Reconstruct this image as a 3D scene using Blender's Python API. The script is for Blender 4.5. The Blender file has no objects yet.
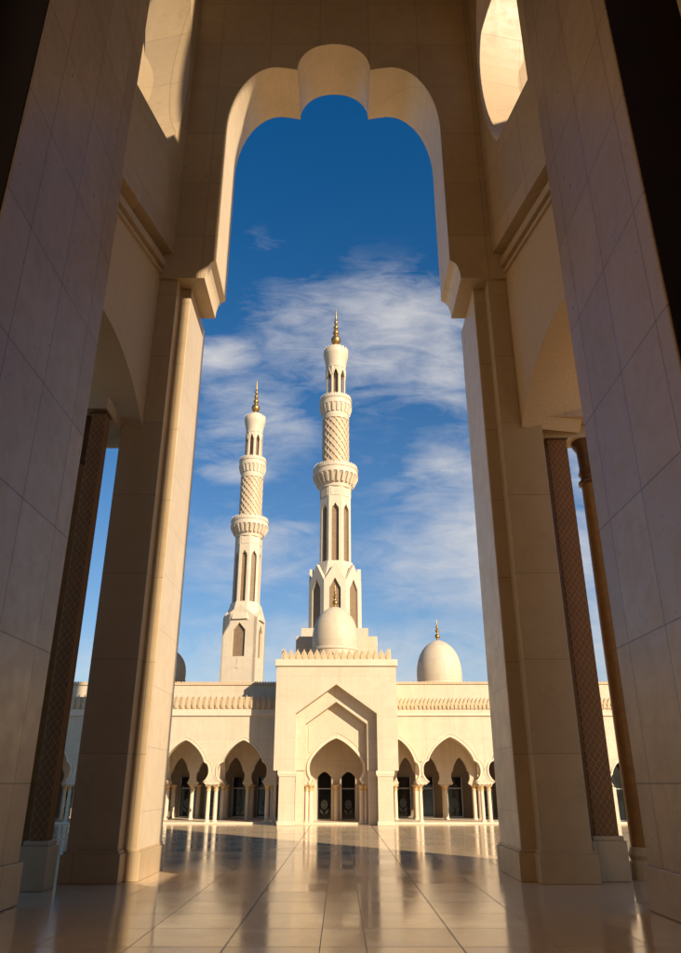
import bpy, math, random
from mathutils import Vector, Matrix
from mathutils.geometry import tessellate_polygon
random.seed(7)
R = math.radians
sc = bpy.context.scene
col = sc.collection

# ------------------------------------------------------------------ render / light constants
SUN_AZ = R(40.5)      # behind the viewer, turned to the right
SUN_EL = R(26.0)
SUN_STRENGTH = 5.0
SKY_STRENGTH = 0.084
EXPOSURE = 0.5
XC = -0.35            # axis of the gateway and of the portal

# ------------------------------------------------------------------ node helpers
def new_mat(name):
    m = bpy.data.materials.new(name); m.use_nodes = True
    nt = m.node_tree; nt.nodes.clear()
    out = nt.nodes.new('ShaderNodeOutputMaterial')
    b = nt.nodes.new('ShaderNodeBsdfPrincipled')
    nt.links.new(b.outputs[0], out.inputs[0])
    return m, nt, b
def nd(nt, t, **k):
    n = nt.nodes.new(t)
    for a, v in k.items(): setattr(n, a, v)
    return n
def mth(nt, op, a, b=None, c=None):
    n = nd(nt, 'ShaderNodeMath', operation=op)
    for i, v in enumerate((a, b, c)):
        if v is None: continue
        if isinstance(v, (int, float)): n.inputs[i].default_value = v
        else: nt.links.new(v, n.inputs[i])
    return n.outputs[0]
def mixc(nt, fac, a, b, mode='MIX'):
    n = nd(nt, 'ShaderNodeMix', data_type='RGBA', blend_type=mode)
    if isinstance(fac, (int, float)): n.inputs[0].default_value = fac
    else: nt.links.new(fac, n.inputs[0])
    for i, v in ((6, a), (7, b)):
        if isinstance(v, tuple): n.inputs[i].default_value = (*v, 1)
        else: nt.links.new(v, n.inputs[i])
    return n.outputs[2]
def noise(nt, vec, scale, detail=4, rough=0.55, dist=0.0):
    n = nd(nt, 'ShaderNodeTexNoise')
    n.inputs['Scale'].default_value = scale; n.inputs['Detail'].default_value = detail
    n.inputs['Roughness'].default_value = rough; n.inputs['Distortion'].default_value = dist
    nt.links.new(vec, n.inputs['Vector'])
    return n.outputs['Fac']
def ramp(nt, fac, lo, hi, a=0.0, b=1.0):
    n = nd(nt, 'ShaderNodeMapRange', clamp=True)
    n.inputs['From Min'].default_value = lo; n.inputs['From Max'].default_value = hi
    n.inputs['To Min'].default_value = a; n.inputs['To Max'].default_value = b
    nt.links.new(fac, n.inputs['Value'])
    return n.outputs['Result']
def bump(nt, h, b, strength=0.3, dist=0.02, normal=None):
    n = nd(nt, 'ShaderNodeBump')
    n.inputs['Strength'].default_value = strength; n.inputs['Distance'].default_value = dist
    nt.links.new(h, n.inputs['Height'])
    if normal is not None: nt.links.new(normal, n.inputs['Normal'])
    nt.links.new(n.outputs[0], b.inputs['Normal'])
    return n.outputs[0]

def stone(name, c1, c2, joints=None, rough=0.5, jdepth=0.55, grain=0.15, offs=(0, 0), spec=0.4, jmix=0.7, jw=0.012, streak=0.12, vein=0.0, slab=0.16):
    """polished limestone panels: base tone, soft veining, per-panel tone, thin dark joints"""
    m, nt, b = new_mat(name)
    g = nd(nt, 'ShaderNodeNewGeometry')
    pos = g.outputs['Position']
    n1 = noise(nt, pos, 0.35, 6, 0.6, 0.6)
    n2 = noise(nt, pos, 1.7, 5, 0.55, 0.2)
    n3 = noise(nt, pos, 22.0, 3, 0.6)
    c = mixc(nt, ramp(nt, n1, 0.3, 0.7), c1, c2)
    dark = tuple(x * 0.88 for x in c2)
    c = mixc(nt, mth(nt, 'MULTIPLY', ramp(nt, n2, 0.42, 0.75), 0.5), c, dark)
    if vein:
        n5 = noise(nt, pos, 0.55, 7, 0.6, 1.4)
        rd = ramp(nt, mth(nt, 'ABSOLUTE', mth(nt, 'SUBTRACT', n5, 0.5)), 0.0, 0.022, 1.0, 0.0)
        c = mixc(nt, mth(nt, 'MULTIPLY', mth(nt, 'MULTIPLY', rd, ramp(nt, n1, 0.4, 0.6)), vein), c, tuple(x * 0.55 for x in c2))
    # faint rain streaks: noise drawn out downwards
    mp = nd(nt, 'ShaderNodeMapping'); mp.inputs['Scale'].default_value = (2.2, 2.2, 0.16); nt.links.new(pos, mp.inputs['Vector'])
    n4 = noise(nt, mp.outputs[0], 1.0, 6, 0.65)
    c = mixc(nt, mth(nt, 'MULTIPLY', ramp(nt, n4, 0.48, 0.72), streak), c, tuple(x * 0.66 for x in c2))
    h = mth(nt, 'MULTIPLY', n3, grain)
    if joints:
        w, hh = joints
        s = nd(nt, 'ShaderNodeSeparateXYZ'); nt.links.new(pos, s.inputs[0])
        u = mth(nt, 'ADD', mth(nt, 'ADD', s.outputs[0], s.outputs[1]), offs[0])
        v = mth(nt, 'ADD', s.outputs[2], offs[1])
        cv = nd(nt, 'ShaderNodeCombineXYZ'); nt.links.new(u, cv.inputs[0]); nt.links.new(v, cv.inputs[1])
        br = nd(nt, 'ShaderNodeTexBrick'); br.offset = 0.0
        nt.links.new(cv.outputs[0], br.inputs['Vector'])
        br.inputs['Color1'].default_value = (0.0, 0, 0, 1); br.inputs['Color2'].default_value = (1, 1, 1, 1)
        br.inputs['Mortar'].default_value = (0.5, 0.5, 0.5, 1)
        br.inputs['Scale'].default_value = 1.0; br.inputs['Mortar Size'].default_value = jw
        br.inputs['Mortar Smooth'].default_value = 0.1; br.inputs['Bias'].default_value = 0.0
        br.inputs['Brick Width'].default_value = w; br.inputs['Row Height'].default_value = hh
        tone = nd(nt, 'ShaderNodeRGBToBW'); nt.links.new(br.outputs['Color'], tone.inputs[0])
        c = mixc(nt, mth(nt, 'MULTIPLY', tone.outputs[0], slab), c, tuple(x * 0.74 for x in c1))
        c = mixc(nt, mth(nt, 'MULTIPLY', br.outputs['Fac'], jmix), c, tuple(x * 0.25 for x in c2))
        h = mth(nt, 'SUBTRACT', h, mth(nt, 'MULTIPLY', br.outputs['Fac'], jdepth))
    nt.links.new(c, b.inputs['Base Color'])
    nt.links.new(ramp(nt, n2, 0.3, 0.7, rough * 0.85, min(1, rough * 1.25)), b.inputs['Roughness'])
    b.inputs['Specular IOR Level'].default_value = spec
    bump(nt, h, b, 0.35, 0.02)
    return m

M = {}
M['facade'] = stone('cream_facade_stone', (0.66, 0.545, 0.395), (0.60, 0.485, 0.34), (2.4, 1.6), 0.55, jmix=0.3, jdepth=0.35, streak=0.3)
M['trim'] = stone('pale_trim_stone', (0.72, 0.60, 0.445), (0.66, 0.54, 0.385), None, 0.5)
M['minaret'] = stone('minaret_stone', (0.69, 0.575, 0.42), (0.63, 0.51, 0.36), (2.6, 2.0), 0.55, jmix=0.25, jdepth=0.3, streak=0.22)
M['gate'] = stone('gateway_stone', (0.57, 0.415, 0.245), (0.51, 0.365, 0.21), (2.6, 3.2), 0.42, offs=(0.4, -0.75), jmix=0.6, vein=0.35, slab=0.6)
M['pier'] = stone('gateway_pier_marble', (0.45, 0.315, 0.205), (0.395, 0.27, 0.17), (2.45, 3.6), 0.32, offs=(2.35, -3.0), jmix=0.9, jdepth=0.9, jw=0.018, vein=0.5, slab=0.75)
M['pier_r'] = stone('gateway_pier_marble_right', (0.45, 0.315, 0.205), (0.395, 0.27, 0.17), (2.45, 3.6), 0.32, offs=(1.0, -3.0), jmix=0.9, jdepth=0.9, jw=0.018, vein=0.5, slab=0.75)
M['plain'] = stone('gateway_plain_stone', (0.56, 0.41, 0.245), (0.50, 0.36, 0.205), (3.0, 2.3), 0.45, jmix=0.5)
M['hall'] = stone('hall_stone', (0.64, 0.52, 0.36), (0.58, 0.46, 0.31), (3, 3), 0.6)
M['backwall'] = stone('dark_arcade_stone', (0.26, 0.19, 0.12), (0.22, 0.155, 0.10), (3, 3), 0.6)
M['reveal'] = stone('lit_reveal_stone', (0.74, 0.59, 0.41), (0.68, 0.53, 0.355), (2.6, 2.1), 0.42, jmix=0.4)  # paler than the gate stone: light on the reveals put into colour

def carved(name, c1, c2, scale, rough=0.55, strength=0.8, dist=0.05, metal=0.0):
    """shallow carved relief: interlocking curved cells"""
    m, nt, b = new_mat(name)
    g = nd(nt, 'ShaderNodeNewGeometry')
    v = nd(nt, 'ShaderNodeTexVoronoi', feature='DISTANCE_TO_EDGE')
    v.inputs['Scale'].default_value = scale; v.inputs['Randomness'].default_value = 0.75
    nt.links.new(g.outputs['Position'], v.inputs['Vector'])
    e = ramp(nt, v.outputs['Distance'], 0.02, 0.16)
    n1 = noise(nt, g.outputs['Position'], 1.2, 5)
    c = mixc(nt, e, c2, c1)
    c = mixc(nt, mth(nt, 'MULTIPLY', ramp(nt, n1, 0.35, 0.7), 0.35), c, c2)
    nt.links.new(c, b.inputs['Base Color'])
    b.inputs['Roughness'].default_value = rough; b.inputs['Metallic'].default_value = metal
    bump(nt, e, b, strength, dist)
    return m
M['panel'] = carved('carved_stone_panel', (0.60, 0.44, 0.27), (0.55, 0.395, 0.235), 7.0, 0.6, 0.35, 0.02)
M['leafstone'] = stone('leaf_relief_stone', (0.62, 0.46, 0.29), (0.55, 0.40, 0.24), None, 0.6)
M['fretwork'] = carved('fretwork_stone', (0.66, 0.545, 0.395), (0.56, 0.45, 0.31), 8.0, 0.6, 0.5, 0.03)
def lattice(name, c1, c2, k):
    """carved screen: raised diamond lattice with a small boss in each cell"""
    m, nt, b = new_mat(name)
    g = nd(nt, 'ShaderNodeNewGeometry'); sp_ = nd(nt, 'ShaderNodeSeparateXYZ'); nt.links.new(g.outputs['Position'], sp_.inputs[0])
    u = mth(nt, 'MULTIPLY', mth(nt, 'ADD', sp_.outputs[0], sp_.outputs[1]), k); v = mth(nt, 'MULTIPLY', sp_.outputs[2], k * 0.72)
    def tri(e): return mth(nt, 'ABSOLUTE', mth(nt, 'SUBTRACT', mth(nt, 'FRACT', e), 0.5))
    p, q = tri(mth(nt, 'ADD', u, v)), tri(mth(nt, 'SUBTRACT', u, v))
    rib = ramp(nt, mth(nt, 'MAXIMUM', p, q), 0.34, 0.42)
    boss = ramp(nt, mth(nt, 'ADD', mth(nt, 'MULTIPLY', p, p), mth(nt, 'MULTIPLY', q, q)), 0.012, 0.03, 0.8, 0.0)
    e = mth(nt, 'MAXIMUM', rib, boss)
    n1 = noise(nt, g.outputs['Position'], 1.6, 5)
    c = mixc(nt, e, c2, c1); c = mixc(nt, mth(nt, 'MULTIPLY', ramp(nt, n1, 0.35, 0.7), 0.4), c, c2)
    nt.links.new(c, b.inputs['Base Color']); b.inputs['Roughness'].default_value = 0.5
    bump(nt, e, b, 0.9, 0.03)
    return m
M['wood'] = lattice('carved_brown_lattice', (0.38, 0.17, 0.034), (0.19, 0.078, 0.015), 4.6)

def simple(name, c, rough=0.5, metal=0.0, var=0.15, scale=4.0, spec=0.5):
    m, nt, b = new_mat(name)
    tc = nd(nt, 'ShaderNodeTexCoord')
    n1 = noise(nt, tc.outputs['Object'], scale, 5)
    nt.links.new(mixc(nt, ramp(nt, n1, 0.3, 0.7), c, tuple(x * (1 - var) for x in c)), b.inputs['Base Color'])
    b.inputs['Roughness'].default_value = rough; b.inputs['Metallic'].default_value = metal
    b.inputs['Specular IOR Level'].default_value = spec
    return m
M['bronze'] = simple('ochre_column', (0.34, 0.165, 0.045), 0.4, 0.0, 0.3)
M['bronze_cap'] = simple('brown_capital', (0.16, 0.075, 0.03), 0.45, 0.0, 0.3)
M['gold'] = simple('gilded_metal', (0.55, 0.32, 0.10), 0.38, 0.9, 0.25)
M['goldcap'] = simple('gilded_capital', (0.72, 0.50, 0.25), 0.45, 0.25, 0.2)
M['glass'] = simple('dark_door_glass', (0.012, 0.013, 0.014), 0.08, 0.0, 0.4, 1.5)
M['rail'] = simple('door_rail_metal', (0.42, 0.40, 0.36), 0.35, 0.6, 0.1)
M['etched'] = simple('etched_glass', (0.11, 0.12, 0.11), 0.4, 0.0, 0.2)
M['shade_dome'] = stone('dome_painted_shade', (0.03, 0.027, 0.025), (0.024, 0.021, 0.02), None, 0.65)  # dark grey stands in for shade on the left dome
M['recess'] = simple('dark_recess_brown', (0.27, 0.175, 0.095), 0.6, 0.0, 0.3)  # darker brown for niche backs, shaft core and lantern core
M['roofing'] = stone('roof_screed', (0.42, 0.32, 0.22), (0.36, 0.27, 0.18), None, 0.8)
M['lining'] = stone('lit_arch_stone', (0.84, 0.66, 0.43), (0.79, 0.61, 0.38), (2.6, 2.1), 0.42, jmix=0.4)  # paleness stands in for light bounced up under the arch
M['pier_shade'] = simple('painted_pier_shade', (0.014, 0.0055, 0.004), 0.7, 0.0, 0.3, 1.0, 0.15)  # near-black colour standing in for shade on the pier fronts
M['earth'] = simple('dry_ground', (0.30, 0.23, 0.15), 0.9, 0.0, 0.3, 0.05)

def marble_floor():
    m, nt, b = new_mat('polished_marble_floor')
    g = nd(nt, 'ShaderNodeNewGeometry'); pos = g.outputs['Position']
    s = nd(nt, 'ShaderNodeSeparateXYZ'); nt.links.new(pos, s.inputs[0])
    ax = mth(nt, 'ABSOLUTE', mth(nt, 'SUBTRACT', s.outputs[0], 0.05))
    ux = mth(nt, 'DIVIDE', mth(nt, 'ADD', ax, 1.44), 1.9); uy = mth(nt, 'DIVIDE', mth(nt, 'ADD', s.outputs[1], 101.0), 2.0)
    def near(u, w): return mth(nt, 'LESS_THAN', mth(nt, 'ABSOLUTE', mth(nt, 'SUBTRACT', mth(nt, 'FRACT', mth(nt, 'ADD', u, 0.5)), 0.5)), w)
    joint = mth(nt, 'MAXIMUM', near(ux, 0.0055), near(uy, 0.0075))
    ci = nd(nt, 'ShaderNodeCombineXYZ')
    nt.links.new(mth(nt, 'MULTIPLY', mth(nt, 'FLOOR', ux), mth(nt, 'SIGN', mth(nt, 'SUBTRACT', s.outputs[0], 0.05))), ci.inputs[0]); nt.links.new(mth(nt, 'FLOOR', uy), ci.inputs[1])
    wn = nd(nt, 'ShaderNodeTexWhiteNoise', noise_dimensions='2D'); nt.links.new(ci.outputs[0], wn.inputs['Vector'])
    mainf = mth(nt, 'LESS_THAN', mth(nt, 'ABSOLUTE', mth(nt, 'SUBTRACT', mth(nt, 'ABSOLUTE', mth(nt, 'ADD', s.outputs[0], -0.05)), 2.36)), 0.032)
    n1 = noise(nt, pos, 0.5, 7, 0.62, 1.2); n2 = noise(nt, pos, 2.6, 7, 0.65, 1.6); n3 = noise(nt, pos, 9.0, 4, 0.6)
    c = mixc(nt, ramp(nt, n1, 0.3, 0.7), (0.74, 0.55, 0.345), (0.65, 0.47, 0.285))
    c = mixc(nt, mth(nt, 'MULTIPLY', ramp(nt, n2, 0.5, 0.72), 0.45), c, (0.49, 0.36, 0.225))
    tone = wn.outputs['Value']
    c = mixc(nt, mth(nt, 'MULTIPLY', tone, 0.5), c, (0.56, 0.405, 0.245))
    c = mixc(nt, mth(nt, 'MULTIPLY', joint, 0.7), c, (0.10, 0.065, 0.04))
    c = mixc(nt, mth(nt, 'MULTIPLY', mainf, 0.95), c, (0.03, 0.018, 0.012))
    nt.links.new(c, b.inputs['Base Color'])
    r = mth(nt, 'ADD', ramp(nt, n1, 0.25, 0.75, 0.05, 0.15), mth(nt, 'MULTIPLY', tone, 0.07))
    r = mth(nt, 'ADD', r, mth(nt, 'MULTIPLY', joint, 0.4))
    nt.links.new(r, b.inputs['Roughness'])
    b.inputs['IOR'].default_value = 1.45; b.inputs['Specular IOR Level'].default_value = 0.45
    h = mth(nt, 'SUBTRACT', mth(nt, 'MULTIPLY', n3, 0.04), mth(nt, 'MAXIMUM', joint, mainf))
    # each slab is laid a hair out of level, so reflections break from tile to tile
    h = mth(nt, 'ADD', h, mth(nt, 'MULTIPLY', mth(nt, 'SUBTRACT', tone, 0.5), mth(nt, 'MULTIPLY', mth(nt, 'FRACT', uy), 0.35)))
    bump(nt, h, b, 0.12, 0.01)
    return m
M['floor'] = marble_floor()

# ------------------------------------------------------------------ geometry helpers
class MB:
    def __init__(s): s.v = []; s.f = []; s.sm = []
    def add(s, vs, fs, smooth=False):
        o = len(s.v); s.v += [tuple(v) for v in vs]
        for f in fs: s.f.append(tuple(i + o for i in f)); s.sm.append(smooth)
        return s
    def box(s, x0, x1, y0, y1, z0, z1, taper=0.0):
        t = taper
        vs = [(x0, y0, z0), (x1, y0, z0), (x1, y1, z0), (x0, y1, z0), (x0 + t, y0 + t, z1), (x1 - t, y0 + t, z1), (x1 - t, y1 - t, z1), (x0 + t, y1 - t, z1)]
        return s.add(vs, [(3, 2, 1, 0), (4, 5, 6, 7), (0, 1, 5, 4), (1, 2, 6, 5), (2, 3, 7, 6), (3, 0, 4, 7)])
    def prism(s, outer, d0, d1, holes=(), fn=None):
        """outline(s) in (a, z), extruded along depth d0..d1; default a = x, depth = y"""
        fn = fn or (lambda a, z, d: (a, d, z))
        loops = [list(outer)] + [list(h) for h in holes]
        tri = tessellate_polygon([[Vector((p[0], p[1], 0)) for p in l] for l in loops])
        flat = [p for l in loops for p in l]; n = len(flat)
        vs = [fn(p[0], p[1], d0) for p in flat] + [fn(p[0], p[1], d1) for p in flat]
        def area(t):
            a, b_, c = (flat[i] for i in t); return (b_[0] - a[0]) * (c[1] - a[1]) - (c[0] - a[0]) * (b_[1] - a[1])
        fs = []
        for t in tri:
            if area(t) < 0: t = t[::-1]
            fs.append(tuple(t)); fs.append(tuple(i + n for i in t[::-1]))
        o = 0
        for k, l in enumerate(loops):
            m = len(l)
            ar = sum(l[i][0] * l[(i + 1) % m][1] - l[(i + 1) % m][0] * l[i][1] for i in range(m))
            for i in range(m):
                a, b_ = o + i, o + (i + 1) % m
                q = (a, a + n, b_ + n, b_)
                if (ar < 0) != (k > 0): q = q[::-1]
                fs.append(q if ar > 0 or k else q)
            o += m
        return s.add(vs, fs)
    def lathe(s, prof, n=32, c=(0, 0, 0), smooth=True, rot=0.0):
        vs = []; fs = []
        for r, z in prof:
            for i in range(n):
                a = rot + 2 * math.pi * i / n
                vs.append((c[0] + r * math.cos(a), c[1] + r * math.sin(a), c[2] + z))
        for j in range(len(prof) - 1):
            for i in range(n):
                k = (i + 1) % n
                fs.append((j * n + i, j * n + k, (j + 1) * n + k, (j + 1) * n + i))
        fs.append(tuple(range(n))[::-1]); fs.append(tuple((len(prof) - 1) * n + i for i in range(n)))
        return s.add(vs, fs, smooth)
    def xform(s, mat, start=0):
        s.v[start:] = [tuple(mat @ Vector(v)) for v in s.v[start:]]; return s
    def build(s, name, mat, parent=None, world=True, bevel=0.0):
        """coordinates are world ones; under a parent they become relative to it"""
        if parent is not None and world:
            o = Vector((0, 0, 0)); p = parent
            while p: o += p.location; p = p.parent
            s.v = [tuple(Vector(v) - o) for v in s.v]
        me = bpy.data.meshes.new(name); me.from_pydata(s.v, [], s.f)
        me.polygons.foreach_set('use_smooth', s.sm)
        me.materials.append(mat); me.update()
        import bmesh
        bm = bmesh.new(); bm.from_mesh(me); bmesh.ops.recalc_face_normals(bm, faces=bm.faces); bm.to_mesh(me); bm.free()
        if any(s.sm): me.set_sharp_from_angle(angle=R(40))
        ob = bpy.data.objects.new(name, me); col.objects.link(ob)
        if parent: ob.parent = parent
        if bevel:
            b = ob.modifiers.new('bevel', 'BEVEL'); b.width = bevel; b.segments = 2; b.limit_method = 'ANGLE'; b.angle_limit = R(50)
        return ob

def thing(name, label, cat, loc, rz=0.0, group=None):
    o = bpy.data.objects.new(name, None); col.objects.link(o)
    o.location = loc; o.rotation_euler = (0, 0, rz); o.empty_display_size = 0.5
    o['label'] = label; o['category'] = cat
    if group: o['group'] = group
    return o
def copy_tree(o, parent=None):
    c = o.copy(); col.objects.link(c); c.parent = parent
    for ch in [x for x in bpy.data.objects if x.parent == o]: copy_tree(ch, c)
    return c
def arc(cx, cz, rx, rz, a0, a1, n):
    return [(cx + rx * math.cos(R(a0 + (a1 - a0) * i / n)), cz + rz * math.sin(R(a0 + (a1 - a0) * i / n))) for i in range(n + 1)]
def smooth_pts(pts, k=4):
    """Catmull-Rom through the points"""
    out = []
    for i in range(len(pts) - 1):
        p0 = pts[max(i - 1, 0)]; p1 = pts[i]; p2 = pts[i + 1]; p3 = pts[min(i + 2, len(pts) - 1)]
        for j in range(k):
            t = j / k
            out.append(tuple(0.5 * (2 * p1[a] + (p2[a] - p0[a]) * t + (2 * p0[a] - 5 * p1[a] + 4 * p2[a] - p3[a]) * t * t
                                    + (-p0[a] + 3 * p1[a] - 3 * p2[a] + p3[a]) * t ** 3) for a in (0, 1)))
    return out + [pts[-1]]

# ------------------------------------------------------------------ setting
def structure(ob): ob['kind'] = 'structure'; return ob
structure(MB().add([(-4000, -3000, -0.2), (4000, -3000, -0.2), (4000, 5000, -0.2), (-4000, 5000, -0.2)], [(0, 1, 2, 3)]).build('ground', M['earth']))
structure(MB().box(-70, 70, -20, 120, -0.19, 0.0).build('courtyard_floor', M['floor']))

# ------------------------------------------------------------------ GATEWAY
gate = thing('gateway', 'towering shaded stone gateway whose tall scalloped arch frames the courtyard', 'gateway', (XC, 26.7, 0))
HT = 60.0
AF, AB = 26.7, 29.8                 # front and back of the arch wall
JL, JR = -6.85, 6.1                 # pillar reveals
hj = 5.33                            # half width between the arch jambs
right = [(5.78, 23.95)] + [(hj + 0.45 - 0.45 * math.sin(R(a)) * 0 - 0.45 * (1 - math.cos(R(a))), 23.95 + 1.0 * math.sin(R(a))) for a in (20, 40, 60, 80, 90)]
right += [(hj, 33.0)] + arc(hj - 2.35, 33.0, 2.35, 4.45, 8, 92, 14)
cusp = (1.90, 37.25)
right += [(2.4, 37.37), cusp]
lobe = [(1.9 * math.cos(R(a)) ** 0.9, 37.25 + 1.95 * math.sin(R(a))) for a in (8, 16, 24, 32, 40, 48, 56, 64, 72, 78, 84)] + [(0.0, 39.2)]
right += lobe
edge = [(XC + x, z) for x, z in right]
edgeL = [(XC - x, z) for x, z in right[:-1]]
outer = [(XC - 12.0, HT), (XC - 12.0, 16.95), (-9.06, 16.95), (-9.06, 23.95)] + edgeL + edge[::-1] + [(8.33, 23.95), (8.33, 16.95), (XC + 12.0, 16.95), (XC + 12.0, HT)]
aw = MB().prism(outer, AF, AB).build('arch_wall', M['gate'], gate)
# thin sheet with bounced light put into its pale colour, 4 mm proud of the wall's own edge
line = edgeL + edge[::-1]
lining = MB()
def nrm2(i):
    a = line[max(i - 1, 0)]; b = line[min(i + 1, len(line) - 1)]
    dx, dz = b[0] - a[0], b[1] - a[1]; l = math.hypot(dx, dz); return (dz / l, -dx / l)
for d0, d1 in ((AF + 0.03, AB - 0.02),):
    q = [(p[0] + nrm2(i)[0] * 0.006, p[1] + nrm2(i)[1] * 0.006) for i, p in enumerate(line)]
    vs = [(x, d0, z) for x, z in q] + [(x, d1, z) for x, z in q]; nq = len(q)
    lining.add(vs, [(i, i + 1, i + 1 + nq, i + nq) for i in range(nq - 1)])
lining.build('arch_light_sheet', M['lining'], aw)

# pillars: front block, set-back strip and deep reveal, each on its own base
def pillar(x_out, x_mid, x_in):
    sg = 1 if x_in > x_out else -1
    def shape(g, z0, z1, mb):
        pts = [(x_out - sg * g, 26.85 - g), (x_mid + sg * g, 26.85 - g), (x_mid + sg * g, 27.5 - g), (x_in + sg * g, 27.5 - g), (x_in + sg * g, 31.0 + g), (x_out - sg * g, 31.0 + g)]
        return mb.prism(pts, z0, z1, fn=lambda a, b, d: (a, b, d))
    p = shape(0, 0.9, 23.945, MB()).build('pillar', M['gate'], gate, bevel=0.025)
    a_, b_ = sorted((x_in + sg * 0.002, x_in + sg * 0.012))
    MB().box(a_, b_, 27.53, 31.0, 0.951, 23.94).build('reveal_light_sheet', M['reveal'], p)  # thin sheet whose pale colour brightens the reveal like light
    b = MB(); shape(0.13, 0.0, 0.86, b); shape(0.07, 0.86, 0.95, b)
    b.build('base', M['plain'], p, bevel=0.02)
pillar(-9.04, -7.33, JL)
pillar(8.31, 6.62, JR)

# near piers
def pier(x_in, x_out, y0, y1, mat):
    p = MB().box(min(x_in, x_out), max(x_in, x_out), y0, y1, 0.0, HT).build('pier', mat, gate, bevel=0.03)
    g = 0.1 if x_out > x_in else -0.1
    MB().box(min(x_in + g * 0.5, x_out), max(x_in + g * 0.5, x_out), y0 - 0.06, y0 - 0.003, 1.2, HT - 0.1).build('front_shade_sheet', M['pier_shade'], p)  # dark sheet that puts the pier front's shade into colour
    MB().box(min(x_in - g, x_out), max(x_in - g, x_out), y0 - 0.1, y1 + 0.1, 0.005, 1.05).build('base', M['pier'], p, bevel=0.03)
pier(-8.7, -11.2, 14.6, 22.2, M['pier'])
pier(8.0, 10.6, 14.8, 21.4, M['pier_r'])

# side walls between pier and arch wall; a = metres from the arch wall towards the viewer
def side(A, B, sg):
    # A = far point by the arch wall, B = near point by the pier, sg = outward x direction
    d = Vector((B[0] - A[0], B[1] - A[1])); Ln = d.length; d.normalize()
    nrm = Vector((-d.y, d.x));
    if nrm.x * sg < 0: nrm = -nrm
    fn = lambda a, z, dep: (A[0] + d.x * a + nrm.x * dep, A[1] + d.y * a + nrm.y * dep, z)
    hole = [(1.6, 30.5), (1.0, 31.8), (0.62, 33.4), (0.45, 35.2), (0.46, 37.2), (0.7, 39.2), (1.1, 41.0), (1.6, 42.5), (2.2, 43.7), (2.8, 44.3), (3.5, 44.3), (4.3, 43.2), (4.9, 41.5), (4.9, 30.5)]
    hole = smooth_pts(hole[:12], 3) + hole[12:]
    MB().prism([(0.0, 25.3), (Ln, 25.3), (Ln, HT), (0.0, HT)], 0, 2.6, holes=[hole], fn=fn).build('upper_wall', M['gate'] if sg > 0 else M['gate'], gate)
    arch = smooth_pts([(0.0, 16.5), (0.5, 17.2), (1.3, 18.1), (2.4, 18.95), (3.6, 19.5), (Ln, 19.8)], 5)
    p = MB().prism([(0.0, 25.29), (0.0, 16.5)] + arch[1:] + [(Ln, 25.29)], 0.52, 3.1, fn=fn).build('arch_panel', M['panel'], gate)
    mo = MB()
    mo.prism([(0.0, 24.55), (Ln, 24.55), (Ln, 24.95), (0.0, 24.95)], 0.30, 0.515, fn=fn)
    mo.prism([(0.0, 24.2), (Ln, 24.2), (Ln, 24.38), (0.0, 24.38)], 0.40, 0.516, fn=fn)
    mo.build('moulding', M['plain'], p)
side((-7.65, 26.69), (-8.75, 21.8), -1)
side((6.95, 26.69), (8.05, 21.3), 1)

MB().box(20.0, 23.0, 8.6, 16.35, 0.0, 42.0).build('added_sun_blocker', M['plain'], gate)  # unseen block added to keep the sun off the right pillar

# architraves over the aisle columns
MB().box(8.34, 11.5, 27.45, 28.5, 16.35, 16.94).build('architrave', M['plain'], gate)
MB().box(-12.2, -9.07, 25.0, 28.5, 16.42, 16.94).build('architrave', M['plain'], gate)

# the hall behind the viewer: back wall, side walls, roof; made-up openings on the right are shaped to aim sunbeams
MB().box(-11.2, 10.6, -27.0, -26.0, 0, HT).build('rear_wall', M['hall'], gate)
MB().box(-11.2, -10.4, -26.0, 14.59, 0, HT).build('hall_wall', M['hall'], gate)
k = 1 / math.tan(SUN_AZ)
def wy(y_at, x_at): return y_at - (10.6 - x_at) * k      # where the ray through (x_at, y_at) crosses the wall
rise = lambda x_at: (10.6 - x_at) / math.sin(SUN_AZ) * math.tan(SUN_EL)
wz = rise(-6.85)
y0, y0b, y1 = wy(27.45, JL) - 0.22, wy(26.72, XC - hj), wy(31.0, JL) + 0.15
lob = [(XC - x, z) for x, z in right if 33.0 <= z and x > 3.3]
head = [(wy(26.72, x) + 0.05, z - 0.12 + rise(x)) for x, z in lob]
hy, hz = head[-1]
reveal_slot = [(y0, wz - 1.0), (y1, wz - 1.0), (y1, wz + 34.4), (y1 - 0.25, wz + 35.2), (y1 - 0.7, wz + 35.5), (hy + 0.75, hz - 1.0), (hy + 0.5, hz - 0.35)] + head[::-1] + [(y0b, wz + 23.9), (y0, wz + 23.9)]  # added slot, shaped so the sun strikes the left reveal
jamb_slot = [(1.0, 45.0), (4.85, 45.0), (4.85, 56.0), (4.0, 57.6), (2.0, 57.6), (1.0, 56.0)]  # added slot that lets sun onto the left upper opening's jamb
bounce_slot = [(-25.2, 18.5), (-11.8, 18.5), (-11.8, 45.0), (-14.0, 49.0), (-18.5, 51.5), (-23.0, 49.0), (-25.2, 45.0)]  # added slot; its sun patch bounces warm fill into the hall
MB().prism([(-26.0, 0), (14.79, 0), (14.79, HT), (-26.0, HT)], 10.2, 10.6, holes=[reveal_slot, bounce_slot, jamb_slot], fn=lambda a, z, d: (d, a, z)).build('hall_wall', M['hall'], gate)
MB().box(-12.5, 11.8, -27.0, 31.2, HT + 0.004, HT + 1.2).build('roof', M['hall'], gate)

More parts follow.
